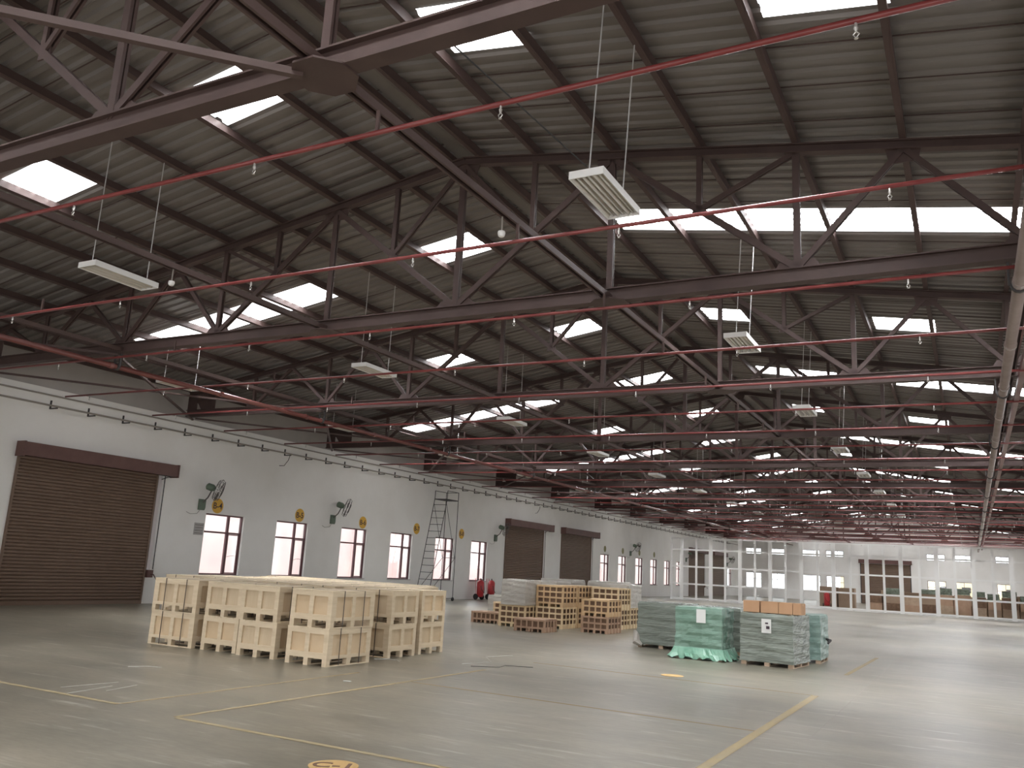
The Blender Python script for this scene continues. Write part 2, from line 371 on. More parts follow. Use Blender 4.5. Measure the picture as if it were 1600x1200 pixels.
# ------------------------------------------------------------------ roof sheets with translucent panels
HALF = 0.53
def strips(k):
    if k < -1: return [(-5, -4), (-2, -1), (1, 2), (4, 5)]
    if k % 2 == 0: return [(-5.05, -4.12), (-1.98, -1.1), (1.1, 1.98), (4.1, 5.05)]
    if k == 1: return [(-8.5, -4.15), (-2.05, -1.1), (1.1, 8.0)]
    if k == 3: return [(-9.1, -4.3), (-2.5, -1.1), (1.1, 3.0), (4.1, 8.5)]
    return [(-9.0, -4.2), (-2.9, -1.1), (1.1, 8.5)]
PITCH_C = 0.2853/1.0
def prof_z(y):      # trapezoid rib profile
    t = ((y - Y0)/PITCH_C) % 1.0
    if t < 0.30: return 0.0
    if t < 0.42: return (t-0.30)/0.12*0.042
    if t < 0.80: return 0.042
    if t < 0.92: return (0.92-t)/0.12*0.042
    return 0.0
def y_breaks(a, b):
    ys = {a, b}; n0 = int((a-Y0)/PITCH_C)-2; n1 = int((b-Y0)/PITCH_C)+2
    for n in range(n0, n1):
        for t in (0.0, 0.30, 0.42, 0.80, 0.92):
            y = Y0+(n+t)*PITCH_C
            if a < y < b: ys.add(y)
    return sorted(ys)
def zroof(i): return ZR + 0.255 - SL*P*abs(i)
def sheet(mb, i0, i1, ya, yb):
    ys = y_breaks(ya, yb); v = []
    for y in ys:
        for i in (i0, i1): v.append((X(i), y, zroof(i)+prof_z(y)))
    mb.add(v, [(2*k, 2*k+2, 2*k+3, 2*k+1) for k in range(len(ys)-1)])
KMIN, KMAX = -2, 13
roofs = {-1: MB(), 1: MB()}
YEND = YF+0.3
for k in range(KMIN, KMAX+1):
    ya, yb = max(YT(k), -9.4), min(YT(k+1), YEND)
    if ya >= yb: continue
    ym = YT(k)+S/2; y1_, y2_ = ym-HALF, ym+HALF
    for sgn in (-1, 1):
        mine = [(min(abs(a), abs(b)), max(abs(a), abs(b))) for a, b in strips(k) if a*sgn > 0] if y2_ < yb else []
        if not mine: sheet(roofs[sgn], 0, sgn*10.15, ya, yb); continue
        sheet(roofs[sgn], 0, sgn*10.15, ya, y1_); sheet(roofs[sgn], 0, sgn*10.15, y2_, yb)
        c0 = 0
        for a, b in sorted(mine):
            sheet(roofs[sgn], sgn*c0, sgn*a, y1_, y2_); c0 = b
            wn += 1; mb = MB(); sheet(mb, sgn*a, sgn*b, y1_, y2_)
            o = mb.build('window_%d' % wn, PANELM); o['kind'] = 'structure'
        sheet(roofs[sgn], sgn*c0, sgn*10.15, y1_, y2_)
for sgn, nm in ((-1, 'ceiling'), (1, 'ceiling.001')):
    o = roofs[sgn].build(nm, SHEET); o['kind'] = 'structure'
# sheet lap lines
for sgn in (-1, 1):
    mb = MB()
    for k in range(int((YEND+9)/1.0)):
        y = -8.9+k*0.998
        if abs(((y-Y0-S/2)/S)-round((y-Y0-S/2)/S))*S < HALF+0.06: continue
        mb.bar((X(0), y, zroof(0)-0.004), (X(sgn*10.1), y, zroof(10.1)-0.004), 0.016, 0.012)
    room('trim_%d' % (2 if sgn < 0 else 3), mb, STEEL)
# ridge cap under the peak
mb = MB()
for sgn in (-1, 1):
    mb.add([(XR, -9.3, zroof(0)-0.012), (XR, YF, zroof(0)-0.012), (X(sgn*0.16), YF, zroof(0.16)-0.012), (X(sgn*0.16), -9.3, zroof(0.16)-0.012)], [(0, 1, 2, 3)])
room('trim_4', mb, SHEET)

# ------------------------------------------------------------------ roof trusses
ORD = ['first', 'second', 'third', 'fourth', 'fifth', 'sixth', 'seventh', 'eighth', 'ninth', 'tenth', 'eleventh', 'twelfth', 'thirteenth', 'fourteenth', 'fifteenth', 'sixteenth', 'seventeenth', 'eighteenth', 'nineteenth', 'twentieth', 'twenty-first', 'twenty-second', 'twenty-third', 'twenty-fourth', 'twenty-fifth', 'twenty-sixth', 'twenty-seventh', 'twenty-eighth', 'twenty-ninth', 'thirtieth']
def isect(a, b, w_, h, t=0.022):     # I-section along a->b in the XZ plane: two flanges and a web
    mb = MB(); a, b = Vector(a), Vector(b); d = (b-a).normalized(); n = Vector((-d.z, 0, d.x))
    mb.bar(a+n*(h/2-t/2), b+n*(h/2-t/2), w_, t); mb.bar(a-n*(h/2-t/2), b-n*(h/2-t/2), w_, t); mb.bar(a, b, w_*0.35, h-2*t)
    return mb
def make_truss():
    r = thing('roof_truss', 'x', 'roof truss', (0, 0, 0))
    isect((X(-10)+0.05, 0, HC), (X(10)-0.05, 0, HC), 0.19, 0.23).build('bottom_chord', STEEL, r)
    for s in (-1, 1):
        isect((X(0), 0, ZT(0)), (X(s*10)-s*0.05, 0, ZT(10)), 0.15, 0.15).build('top_chord', STEEL, r)
    def T(i): return Vector((X(i), 0, ZT(i)-0.06))
    def B(i): return Vector((X(i), 0, HC+0.11))
    def mem(name, a, b, w_=0.085, h=0.085): 
        d = (b-a).normalized(); m = MB(); off = Vector((0, 0.022, 0))
        m.bar(a+off*1.3, b+off*1.3, w_, h*0.36, (0, 1, 0)); m.bar(a-off*1.3, b-off*1.3, w_, h*0.36, (0, 1, 0))
        return m.build(name, STEEL, r)
    mem('post', B(0), T(0), 0.11, 0.11)
    for s in (-1, 1):
        for i in (2, 4, 6, 8): mem('post', B(s*i), T(s*i), 0.10 if i < 6 else 0.085)
        n1 = (B(0)+T(s*2))/2; n3 = (T(s*2)+B(s*4))/2
        mem('diagonal_brace', B(0), T(s*2), 0.10); mem('diagonal_brace', T(s*2), B(s*4), 0.10)
        for i, n in ((1, n1), (3, n3)): mem('secondary_post', n, T(s*i), 0.085)
        mem('secondary_brace', n1, T(0), 0.075); mem('secondary_brace', n3, T(s*4), 0.075)
        for a, b in ((B(s*4), T(s*5)), (T(s*5), B(s*6)), (B(s*6), T(s*7)), (T(s*7), B(s*8)), (B(s*8), T(s*9))): mem('diagonal_brace', a, b, 0.085)
        for n in (n1, n3):
            MB().prism([(n.x-0.12, n.z-0.07), (n.x+0.12, n.z-0.07), (n.x+0.10, n.z+0.08), (n.x-0.10, n.z+0.08)], 1, 0, 0.02).build('gusset_plate', STEEL, r)
        for i in (2, 5):
            z = ZT(i)-0.05; x = X(s*i); d = 0.30 if i == 2 else 0.24; sl = -SL*s
            MB().prism([(x-d, z-sl*d+0.0), (x-d*0.8, z-0.22), (x+d*0.8, z-0.22), (x+d, z+sl*d*0.0)], 1, 0, 0.025).build('gusset_plate', STEEL, r)
        for i in (4, 6, 8):
            x = X(s*i); z = HC+0.08
            MB().prism([(x-0.36, z), (x+0.36, z), (x+0.24, z+0.17), (x-0.24, z+0.17)], 1, 0, 0.025).build('gusset_plate', STEEL, r)
        # solid end panel beside the wall with a triangular opening
        xo = X(s*10)-s*0.02; xi = X(s*9.15); zt_ = ZT(10)-0.05; zb = HC-0.12
        xm = (xo+xi)/2
        e = MB().prism([(xo, zb), (xo-s*0.42, zb), (xo-s*0.42, zt_), (xo, zt_)], 1, 0, 0.03)
        e.prism([(xo-s*0.42, zt_-0.28), (xi, zt_-0.02), (xi, ZT(9.15)-0.05), (xo-s*0.42, zt_)], 1, 0, 0.03)
        e.prism([(xm-s*0.05, zb+0.2), (xi, zb+0.2), (xi, zt_), (xm+s*0.22, zt_-0.2)], 1, 0, 0.03)
        e.build('end_plate', STEEL, r)
        x = X(s*2); z = HC-0.125
        MB().prism([(x-0.30, -0.12), (x-0.12, -0.30), (x+0.12, -0.30), (x+0.30, -0.12), (x+0.30, 0.12), (x+0.12, 0.30), (x-0.12, 0.30), (x-0.30, 0.12)], 2, z, 0.02).build('bracing_plate', STEEL, r)
    MB().prism([(X(0)-0.46, HC+0.08), (X(0)+0.46, HC+0.08), (X(0)+0.30, HC+0.24), (X(0)-0.30, HC+0.24)], 1, 0, 0.03).build('gusset_plate', STEEL, r)
    MB().prism([(X(0)-0.36, ZT(0)-0.05), (X(0)-0.26, ZT(0)-0.30), (X(0)+0.26, ZT(0)-0.30), (X(0)+0.36, ZT(0)-0.05), (X(0), ZT(0)+0.05)], 1, 0, 0.03).build('gusset_plate', STEEL, r)
    return r
tr = make_truss()
for k in range(-1, 13):
    if k < 0: lb = 'brown steel roof truss overhead, nearest of all, mostly above the frame'
    elif k == 0: lb = 'brown steel roof truss crossing the top left corner, big and close'
    elif k == 1: lb = 'brown steel roof truss whose posts cross the long bright skylight strips'
    elif k == 12: lb = 'brown steel roof truss farthest away, closest to the end wall'
    else: lb = 'brown steel roof truss, %s one back counting from the top left corner' % ORD[k]
    o = tr if k == -1 else copy_tree(tr)
    o.location = (0, YT(k), 0); tag(o, lb, 'roof truss', 'steel roof trusses')

# ------------------------------------------------------------------ purlins and long struts
def long_bar(name, label, cat, x, z, w_, h, y0, y1, m, group, tilt=0.0):
    mb = MB().bar((0, y0, 0), (0, y1, 0), w_, h)
    mb.bar((w_*0.45, y0, -h/2+0.01), (w_*0.45, y1, -h/2+0.01), w_*0.9, 0.014)
    o = mb.build(name, m); o.location = (x, 0, z); o.rotation_euler = (0, tilt, 0)
    return tag(o, label, cat, group)
for i in range(-10, 11):
    if i == 0: continue
    side = 'left' if i < 0 else 'right'; n = abs(i)
    lb = 'brown purlin under the %s roof slope, %s from the ridge' % (side, ORD[n-1] + (' one out' if n > 1 else ' and closest one'))
    xx = X(i) if n < 10 else X(i)-0.03*i/n
    long_bar('purlin', lb, 'purlin', xx, ZT(i)+0.075+0.085+(0.0), 0.065, 0.165, -9.0, YF-0.02, STEEL2, 'roof purlins', math.atan(SL)*(-1 if i < 0 else 1))
for s in (-1, 1):
    long_bar('ridge_purlin', 'brown ridge purlin just %s of the roof peak' % ('left' if s < 0 else 'right'), 'purlin', X(0.2*s), ZT(0.2)+0.155, 0.06, 0.16, -9.0, YF-0.02, STEEL2, 'ridge purlins', math.atan(SL)*s)
for i, lb in ((-2, 'long brown tie beam running back at lower chord level, left of the ridge'), (2, 'long brown tie beam running back at lower chord level, right of the ridge'),
              (-6, 'long brown tie beam above the red main pipe on the left'), (6, 'long brown tie beam above the grey main pipe on the right')):
    mb = MB(); 
    for s in (-0.045, 0.045): mb.bar((s, -9.0, 0), (s, YF-0.02, 0), 0.03, 0.09)
    mb.bar((0, -9.0, 0.04), (0, YF-0.02, 0.04), 0.11, 0.012)
    o = mb.build('tie_beam', STEEL2); o.location = (X(i), 0, HC-0.045); tag(o, lb, 'beam', 'tie beams along the hall')
# horizontal cross bracing beside the left wall
for k in range(0, 12):
    a = thing('wall_bracing', 'pair of crossed brown braces by the left wall, %s bay back' % ORD[k], 'bracing', (0, YT(k), HC-0.16), 0, 'crossed roof braces along the left wall')
    MB().bar((X(-9.75), 0.05, 0), (X(-6.05), S-0.05, 0), 0.06, 0.05).build('brace', STEEL, a)
    MB().bar((X(-6.05), 0.05, -0.06), (X(-9.75), S-0.05, -0.06), 0.06, 0.05).build('brace', STEEL, a)
o = MB().bar((-9.3, 1.0, HC-0.14), (X(2)-0.15, YT(0)-0.12, HC-0.14), 0.07, 0.07).build('horizontal_brace', STEEL2)
tag(o, 'brown diagonal brace in the top left corner running to the near gusset', 'brace')

# ------------------------------------------------------------------ sprinkler pipes
ZP = 5.8
MX1, MX2 = X(-6)-0.12, 0.77
def main_pipe(x, r_, m, label):
    t = thing('main_pipe', label, 'pipe', (x, 0, ZP-r_-0.029))
    MB().tube([(0, -8.9, 0), (0, YF-0.3, 0)], r_, 12).build('pipe', m, t, True)
    for k in range(-1, 13):
        c = MB().tube([(0, YT(k)-0.03, 0), (0, YT(k)+0.03, 0)], r_+0.025, 12)
        c.box(-r_-0.05, -r_-0.02, YT(k)-0.02, YT(k)+0.02, 0, HC-ZP+r_-0.10).box(r_+0.02, r_+0.05, YT(k)-0.02, YT(k)+0.02, 0, HC-ZP+r_-0.10)
        c.build('clamp', DARK, t)
    for k in range(27):
        MB().tube([(0, 9.0+k*3.3-0.05, 0), (0, 9.0+k*3.3+0.05, 0)], r_+0.014, 12).build('coupling', m, t)
    return t
main_pipe(MX1, 0.06, MAINR, 'thick dull red main pipe running back on the left under the trusses')
main_pipe(MX2, 0.085, MAING, 'thick grey brown main pipe running back near the right edge')
MB2 = MB().box(-0.05, 0.05, 9, YF-1, -0.02, 0.09)
o = MB2.build('cable_duct', MAINR); o.location = (MX2+0.30, 0, ZP+0.02); tag(o, 'reddish cable duct running beside the grey brown main pipe', 'duct')
branch = thing('sprinkler_branch', 'x', 'pipe')
MB().tube([(-22.6, 0, 0), (XE-0.3, 0, 0)], 0.026, 8).build('pipe', PIPE, branch, True)
hd = MB().tube([(0, 0, -0.02), (0, 0, -0.06)], 0.012, 6).tube([(0, 0, -0.06), (0, 0, -0.09)], [0.018, 0.010], 6)
hd.tube([(0, 0, -0.09), (0.022, 0, -0.115), (0, 0, -0.145)], 0.005, 5).tube([(0, 0, -0.09), (-0.022, 0, -0.115), (0, 0, -0.145)], 0.005, 5)
hd.tube([(0, 0, -0.145), (0, 0, -0.150)], 0.016, 8)
h0 = hd.build('sprinkler_head', BRASS, branch)
HX = [-0.54+3.0*j for j in range(-7, 3)]
h0.location = (HX[0], 0, 0)
for x_ in HX[1:]:
    c = h0.copy(); col.objects.link(c); c.parent = branch; c.location = (x_, 0, 0)
for hx in (-4.93, -14.7): MB().box(hx-0.02, hx+0.02, -0.012, 0.012, 0, 0.24).build('hanger', STEEL, branch)
NB = 30
for k in range(NB):
    o = branch if k == 0 else copy_tree(branch)
    o.location = (0, 6.05+3.0*k, ZP)
    if k == 0: lb = 'red sprinkler pipe nearest the camera, crossing high over the whole view'
    elif k == 1: lb = 'red sprinkler pipe passing just under the nearest skylight strip and white lamp'
    elif k == 2: lb = 'red sprinkler pipe hugging the underside of the second truss'
    elif k == NB-1: lb = 'red sprinkler pipe farthest back beside the end wall'
    else: lb = 'red sprinkler pipe across the hall, %s one back from the camera' % ORD[k]
    tag(o, lb, 'pipe', 'red sprinkler branch pipes')

# ------------------------------------------------------------------ hanging lamps
lamp = thing('hanging_lamp', 'x', 'lamp')
W_, L_, H_ = 0.43, 1.24, 0.095
hs = MB().box(-W_/2, W_/2, -L_/2, L_/2, H_-0.012, H_).box(-W_/2, -W_/2+0.012, -L_/2, L_/2, 0, H_-0.012).box(W_/2-0.012, W_/2, -L_/2, L_/2, 0, H_-0.012)
hs.box(-W_/2+0.012, W_/2-0.012, -L_/2, -L_/2+0.012, 0, H_-0.012).box(-W_/2+0.012, W_/2-0.012, L_/2-0.012, L_/2, 0, H_-0.012)
hs.build('housing', WHITE, lamp)
rf = MB()
for q in (-0.1365, 0, 0.1365):
    rf.add([(q+a, y, z) for y in (-L_/2+0.02, L_/2-0.02) for a, z in ((-0.066, 0.012), (-0.03, 0.070), (0.03, 0.070), (0.066, 0.012))], [(0, 1, 5, 4), (1, 2, 6, 5), (2, 3, 7, 6)])
rf.build('reflector', REFL, lamp)
for q in (-0.1365, 0, 0.1365): MB().tube([(q, -L_/2+0.03, 0.035), (q, L_/2-0.03, 0.035)], 0.013, 8).build('tube', TUBE, lamp, True)
lb_rows = {3: 'right', -3: 'middle', -7.5: 'left'}
def rods(row, parent):
    zt = ZT(row)+0.07 - 6.12 + (0.0 if row != -7.5 else 0.0)
    for y in (-0.53, 0.53):
        MB().tube([(0, y, H_), (0.12 if row == 3 else (0.0 if row == -3 else 0), y, zt+(0.18 if row == -7.5 else 0.03))], 0.008, 6).build('hanging_rod', ROD, parent)
first = {}
for row in (3, -3, -7.5):
    base = copy_tree(lamp) if row != 3 else lamp
    if row == 3: pass
    first[row] = base
for row in (-3, -7.5, 3): rods(row, first[row])
for row, xl in ((3, -3.66), (-3, -12.45), (-7.5, X(-7.5))):
    for k in range(0, 13):
        o = first[row] if k == 0 else copy_tree(first[row])
        o.location = (xl, YT(k)+S/2, 6.12)
        nm = lb_rows[row]
        if k == 0 and row == 3: lb = 'large white lamp tray hanging nearest the camera, tubes seen from below'
        elif k == 0 and row == -3: lb = 'white lamp tray hanging by two rods at upper left'
        elif k == 0: lb = 'white lamp tray nearest in the row along the left wall'
        else: lb = 'white lamp tray in the %s row, %s one back from the camera' % (nm, ORD[k])
        tag(o, lb, 'lamp', 'hanging lamps, %s row' % nm)
o = MB().tube([(-3.75, YT(0)+0.1, HC-0.02), (-3.70, 6.9, HC+0.04), (-3.66, YT(0)+S/2-0.6, 6.25)], 0.008, 5).build('lamp_cable', BLACK)
tag(o, 'thin dark cable running to the near end of the large white lamp', 'cable')
def detector(x, y, label):
    t = thing('smoke_detector', label, 'smoke detector', (x, y, HC-0.24))
    MB().tube([(0, 0, 0.15), (0, 0, -0.05)], 0.012, 6).build('stem', GREY, t)
    MB().tube([(0, 0, -0.05), (0, 0, -0.075), (0, 0, -0.11), (0, 0, -0.125)], [0.045, 0.05, 0.042, 0.025], 14).build('body', WHITE, t)
detector(X(2)-0.02, 8.8, 'small white smoke detector hanging under the right tie beam')
detector(X(-2), 8.75, 'small white smoke detector under the left tie beam near a lamp')

# ------------------------------------------------------------------ left wall conduits, fans, signs
t = thing('wall_conduit', 'two grey conduits on dark brackets along the top of the left wall', 'conduit', (XW, 0, 0))
MB().tube([(0.14, 10, 5.50), (0.14, 97, 5.50)], 0.03, 6).build('conduit', GREY, t)
MB().tube([(0.05, 10, 5.80), (0.05, 97, 5.80)], 0.026, 6).build('conduit', GREY, t)
bk = MB().box(0.0, 0.035, -0.02, 0.02, -0.03, 0.20).box(0.0, 0.34, -0.02, 0.02, -0.05, -0.02).build('bracket', DARK, t)
bk.location = (0, 14.85, 5.46)
for j in range(1, 66):
    c = bk.copy(); col.objects.link(c); c.parent = t; c.location = (0, 14.85+1.2*j, 5.46)
for y0_, z0_, lb in ((24.6, 5.45, 'short curled cable end below the conduit near a shutter'), (46.5, 5.4, 'short cable end hanging over the middle shutters')):
    o = MB().tube([(XW+0.16, y0_, z0_), (XW+0.14, y0_-0.05, z0_-0.2), (XW+0.05, y0_-0.15, z0_-0.42), (XW+0.05, y0_-0.4, z0_-0.45)], 0.012, 5).build('loose_cable', DARK)
    tag(o, lb, 'cable')

fan = thing('wall_fan', 'x', 'fan')
MB().prism([(-0.13, -0.20), (0.10, -0.20), (0.13, -0.12), (0.13, 0.16), (-0.13, 0.16)], 0, 0.04, 0.08).build('wall_plate', GREENP, fan)
MB().tube([(0.06, 0, 0.05), (0.28, 0.0, 0.22), (0.42, 0.0, 0.45)], 0.022, 8).build('arm', FANW, fan)
head = bpy.data.objects.new('fan_head', None)
ax = Vector((0.72, 0.62, -0.30)).normalized(); e1 = ax.cross(Vector((0, 0, 1))).normalized(); e2 = e1.cross(ax)
hc = Vector((0.42, 0.0, 0.55))
MB().tube([hc-ax*0.20, hc-ax*0.16, hc+ax*0.02, hc+ax*0.12], [0.05, 0.115, 0.125, 0.07], 12).build('motor', GREENP, fan, True)
cg = MB(); cc = hc+ax*0.24
def ring(c, r_, th): return [c + e1*math.cos(a)*r_ + e2*math.sin(a)*r_ for a in [2*PI*j/24 for j in range(25)]]
for off, r_ in ((-0.09, 0.33), (0.0, 0.385), (0.09, 0.33), (0.12, 0.17)):
    cg.tube(ring(cc+ax*off, r_, 0), 0.008, 4, False)
for j in range(14):
    a = 2*PI*j/14; d = e1*math.cos(a)+e2*math.sin(a)
    cg.tube([cc-ax*0.12+d*0.10, cc-ax*0.09+d*0.33, cc+d*0.385, cc+ax*0.09+d*0.33, cc+ax*0.12+d*0.02], 0.0045, 4, False)
cg.build('cage', FANW, fan)
bl = MB()
for j in range(3):
    a = 2*PI*j/3+0.3; d = e1*math.cos(a)+e2*math.sin(a); q = ax.cross(d)
    bl.add([cc+d*0.05-q*0.03-ax*0.01, cc+d*0.33-q*0.10-ax*0.03, cc+d*0.34+q*0.06+ax*0.03, cc+d*0.05+q*0.03+ax*0.01,
            cc+d*0.05-q*0.03, cc+d*0.33-q*0.10-ax*0.02, cc+d*0.34+q*0.06+ax*0.04, cc+d*0.05+q*0.03+ax*0.02],
           [(0, 1, 2, 3), (7, 6, 5, 4), (0, 4, 5, 1), (1, 5, 6, 2), (2, 6, 7, 3), (3, 7, 4, 0)])
bl.build('blades', FANW, fan)
MB().tube([(0.03, -0.05, -0.2), (0.02, -0.15, -0.33), (0.015, -0.42, -0.36), (0.015, -0.6, -0.3)], 0.008, 5).build('power_cord', GREY, fan)
FANS = [(20.74, 'green wall fan beside the B-4 sign, nearest fan'), (27.6, 'green wall fan between the B-5 and B-6 signs'), (41.4, 'dark wall fan at the left corner of the middle shutter'),
        (62.8, 'small wall fan over the far group of four windows'), (77.5, 'tiny wall fan left of the shutters beyond the partition'), (92.6, 'tiny wall fan right of the shutters beyond the partition')]
for k, (y, lb) in enumerate(FANS):
    o = fan if k == 0 else copy_tree(fan)
    o.location = (XW, y, 3.25); tag(o, lb, 'fan', 'wall fans on the left wall')

def text_mesh(s, size, name, m, parent, mtx):
    cu = bpy.data.curves.new(name, 'FONT'); cu.body = s; cu.size = size; cu.align_x = 'CENTER'; cu.align_y = 'CENTER'; cu.extrude = 0.002; cu.offset = 0.004
    o = bpy.data.objects.new(name, cu); col.objects.link(o)
    dg = bpy.context.evaluated_depsgraph_get(); me = bpy.data.meshes.new_from_object(o.evaluated_get(dg)); me.materials.clear(); me.materials.append(m)
    bpy.data.objects.remove(o); ob = bpy.data.objects.new(name, me); col.objects.link(ob); ob.parent = parent; ob.matrix_local = mtx
    return ob
TW = Matrix(((0, 0, 1, 0.012), (1, 0, 0, 0), (0, 1, 0, -0.01), (0, 0, 0, 1)))
for y, s in ((21.47, 'B-4'), (25.65, 'B-5'), (29.63, 'B-6'), (33.74, 'B-7'), (37.83, 'B-8')):
    g = thing('bay_sign', 'round amber sign painted %s on the left wall' % s, 'sign', (XW, y, 3.25), 0, 'bay signs on the left wall')
    MB().tube([(0.001, 0, 0), (0.010, 0, 0)], 0.255, 32).build('disc', SIGNY, g)
    text_mesh(s, 0.30, 'lettering', INK, g, TW)
for k, y in enumerate((57.6, 61.2, 64.9, 68.5)):
    g = MB().tube([(0.001, 0, 0), (0.010, 0, 0)], 0.22, 24).build('bay_sign', mat('dull_olive_sign_%d' % k, (0.25, 0.23, 0.10), 0.6)); g.location = (XW, y, 3.35)
    tag(g, 'small dull olive sign over the %s window past the shutters' % ORD[k], 'sign', 'far bay signs')
n = thing('wall_notice', 'small grey lined notice left of the first window', 'notice', (XW, 20.76, 2.42))
MB().box(0.0, 0.012, -0.20, 0.20, -0.20, 0.20).build('sheet', mat('grey_notice', (0.42, 0.40, 0.38), 0.7), n)
mb = MB()
for z in (-0.14, -0.05, 0.04, 0.13): mb.box(0.012, 0.015, -0.17, 0.17, z-0.006, z+0.006)
mb.build('lines', INK, n)

# ------------------------------------------------------------------ platform ladder by the wall
ld = thing('platform_ladder', 'tall thin platform ladder standing by the left wall', 'ladder', (0, 0, 0))
lx0, lx1 = XW+0.35, XW+1.05
yb0, yt0 = 33.5, 34.6
def lp(t_, x): return (x, yb0+(yt0-yb0)*t_, 4.75*t_+0.02)
MB().tube([lp(0.02, lx0), lp(1.0, lx0), (lx0, yt0, 5.12), ], 0.018, 6).build('stile', DARK, ld)
MB().tube([(lx1, yb0, 0.1), (lx1, yt0, 4.77), (lx1, yt0, 5.12)], 0.018, 6).build('stile', DARK, ld)
for j in range(1, 15):
    a = lp(j/15, lx0); MB().tube([a, (lx1, a[1], a[2])], 0.013, 6).build('rung', DARK, ld)
MB().box(lx0, lx1, yt0, yt0+1.0, 4.70, 4.74).build('platform', DARK, ld)
for x in (lx0, lx1):
    MB().tube([(x, yt0+1.05, 0.12), (x, yt0+1.0, 5.12)], 0.018, 6).build('rear_post', DARK, ld)
    MB().tube([(x, yt0, 5.12), (x, yt0+1.0, 5.12)], 0.014, 6).build('guard_rail', DARK, ld)
    MB().tube([(x, yb0, 0.12), (x, yt0+1.05, 0.12)], 0.018, 6).build('base_rail', DARK, ld)
    MB().tube([lp(0.08, x), (x, yt0+1.03, 2.0)], 0.012, 6).tube([(x, yt0+1.0, 2.0), lp(0.95, x)], 0.012, 6).build('cross_brace', DARK, ld)
    for y in (yb0+0.02, yt0+1.05):
        MB().tube([(x-0.03, y, 0.085), (x+0.03, y, 0.085)], 0.085, 12).build('wheel', BLACK, ld)
MB().tube([(lx0, yt0+1.0, 5.12), (lx1, yt0+1.0, 5.12)], 0.014, 6).build('guard_rail', DARK, ld)
MB().tube([(lx0, yt0+1.03, 2.0), (lx1, yt0+1.03, 2.0)], 0.013, 6).build('tie_rod', DARK, ld)

# ------------------------------------------------------------------ fire extinguisher trolleys
def trolley(x, y, rz, label, sc=1.0):
    t = thing('extinguisher_trolley', label, 'fire extinguisher', (x, y, 0), rz, 'wheeled fire extinguishers'); t.scale = (sc,)*3
    MB().tube([(0, 0, 0.16), (0, 0, 0.24), (0, 0, 0.98), (0, 0, 1.08), (0, 0, 1.13)], [0.14, 0.21, 0.21, 0.15, 0.05], 16).build('cylinder', RED, t, True)
    MB().tube([(0, 0, 1.13), (0, 0, 1.2)], 0.035, 8).tube([(-0.08, 0, 1.2), (0.08, 0, 1.2)], 0.015, 6).build('valve', DARK, t)
    for s in (-1, 1): MB().tube([(s*0.25, 0.1, 0.17), (s*0.30, 0.1, 0.17)], 0.17, 16).build('wheel', BLACK, t)
    MB().tube([(-0.2, 0.16, 0.2), (-0.2, 0.24, 1.2), (0.2, 0.24, 1.2), (0.2, 0.16, 0.2)], 0.016, 6).tube([(-0.26, 0.1, 0.17), (0.26, 0.1, 0.17)], 0.02, 6).build('handle_frame', RED, t)
    MB().tube([(0.03, 0, 1.16), (0.2, -0.08, 1.0), (0.23, -0.1, 0.6), (0.1, -0.22, 0.4), (-0.12, -0.2, 0.6), (-0.16, -0.16, 0.8)], 0.016, 6).build('hose', BLACK, t)
    return t
trolley(-22.35, 39.1, PI/2-0.2, 'red wheeled fire extinguisher by the wall, left one of the pair', 0.88)
trolley(-22.35, 40.25, PI/2+0.2, 'red wheeled fire extinguisher by the wall, right one of the pair', 0.88)
trolley(-9.6, 69.0, 0.2, 'small red wheeled extinguisher behind the white partition', 1.0)

# ------------------------------------------------------------------ pine crates
def make_crate(L, W, H, mp, mf):
    """long side along local X"""
    r = thing('pine_crate', 'x', 'crate')
    z0, z1 = 0.115, H-0.022; a, b = L/2, W/2; t_ = 0.030; s = 0.09
    MB().box(-a+t_, a-t_, -b+t_, b-t_, z0, z1).build('box_panels', mp, r)
    m = MB()
    for sx in (-1, 1):       # battens of the short sides
        x0, x1 = (-a, -a+t_) if sx < 0 else (a-t_, a)
        m.box(x0, x1, -b, b, z0, z0+s).box(x0, x1, -b, b, z1-s*0.8, z1)
        for y in (-b, -s/2, b-s): m.box(x0, x1, y, y+s, z0+s, z1-s*0.8)
    for sy_ in (-1, 1):
        y0_, y1_ = (-b, -b+t_) if sy_ < 0 else (b-t_, b)
        m.box(-a+t_, a-t_, y0_, y1_, z0, z0+s*0.6).box(-a+t_, a-t_, y0_, y1_, z1-s*0.8, z1)
        for x in (-a+t_, -s/2, a-t_-s): m.box(x, x+s, y0_, y1_, z0+s*0.6, z1-s*0.8)
    m.build('battens', mf, r)
    m = MB()
    for x in (-a, -s/2, a-s):
        for y in (-b, -s/2, b-s): m.box(x, x+s, y, y+s, 0.016, z0)
    for y in (-b, -s/2, b-s): m.box(-a, a, y, y+s, 0, 0.016)
    m.build('pallet_feet', mf, r)
    m = MB(); nb = 6
    for j in range(nb):
        y = -b-0.004+(W+0.008)*j/nb; m.box(-a-0.004, a+0.004, y+0.003, y+(W+0.008)/nb-0.003, z1, H)
    m.build('lid', mf, r)
    for x in (-L*0.235, L*0.235):
        m = MB().box(x-0.008, x+0.008, -b-0.008, -b-0.004, 0.016, H+0.003).box(x-0.008, x+0.008, b+0.004, b+0.008, 0.016, H+0.003).box(x-0.008, x+0.008, -b-0.008, b+0.008, H, H+0.003)
        m.build('strap', STRAP, r)
    return r
CL, CW, CH = 1.13, 0.855, 0.588
protoA = make_crate(CL, CW, CH, PINEP, PINE); protoB = make_crate(CL, CW, CH, PINEB, PINE)
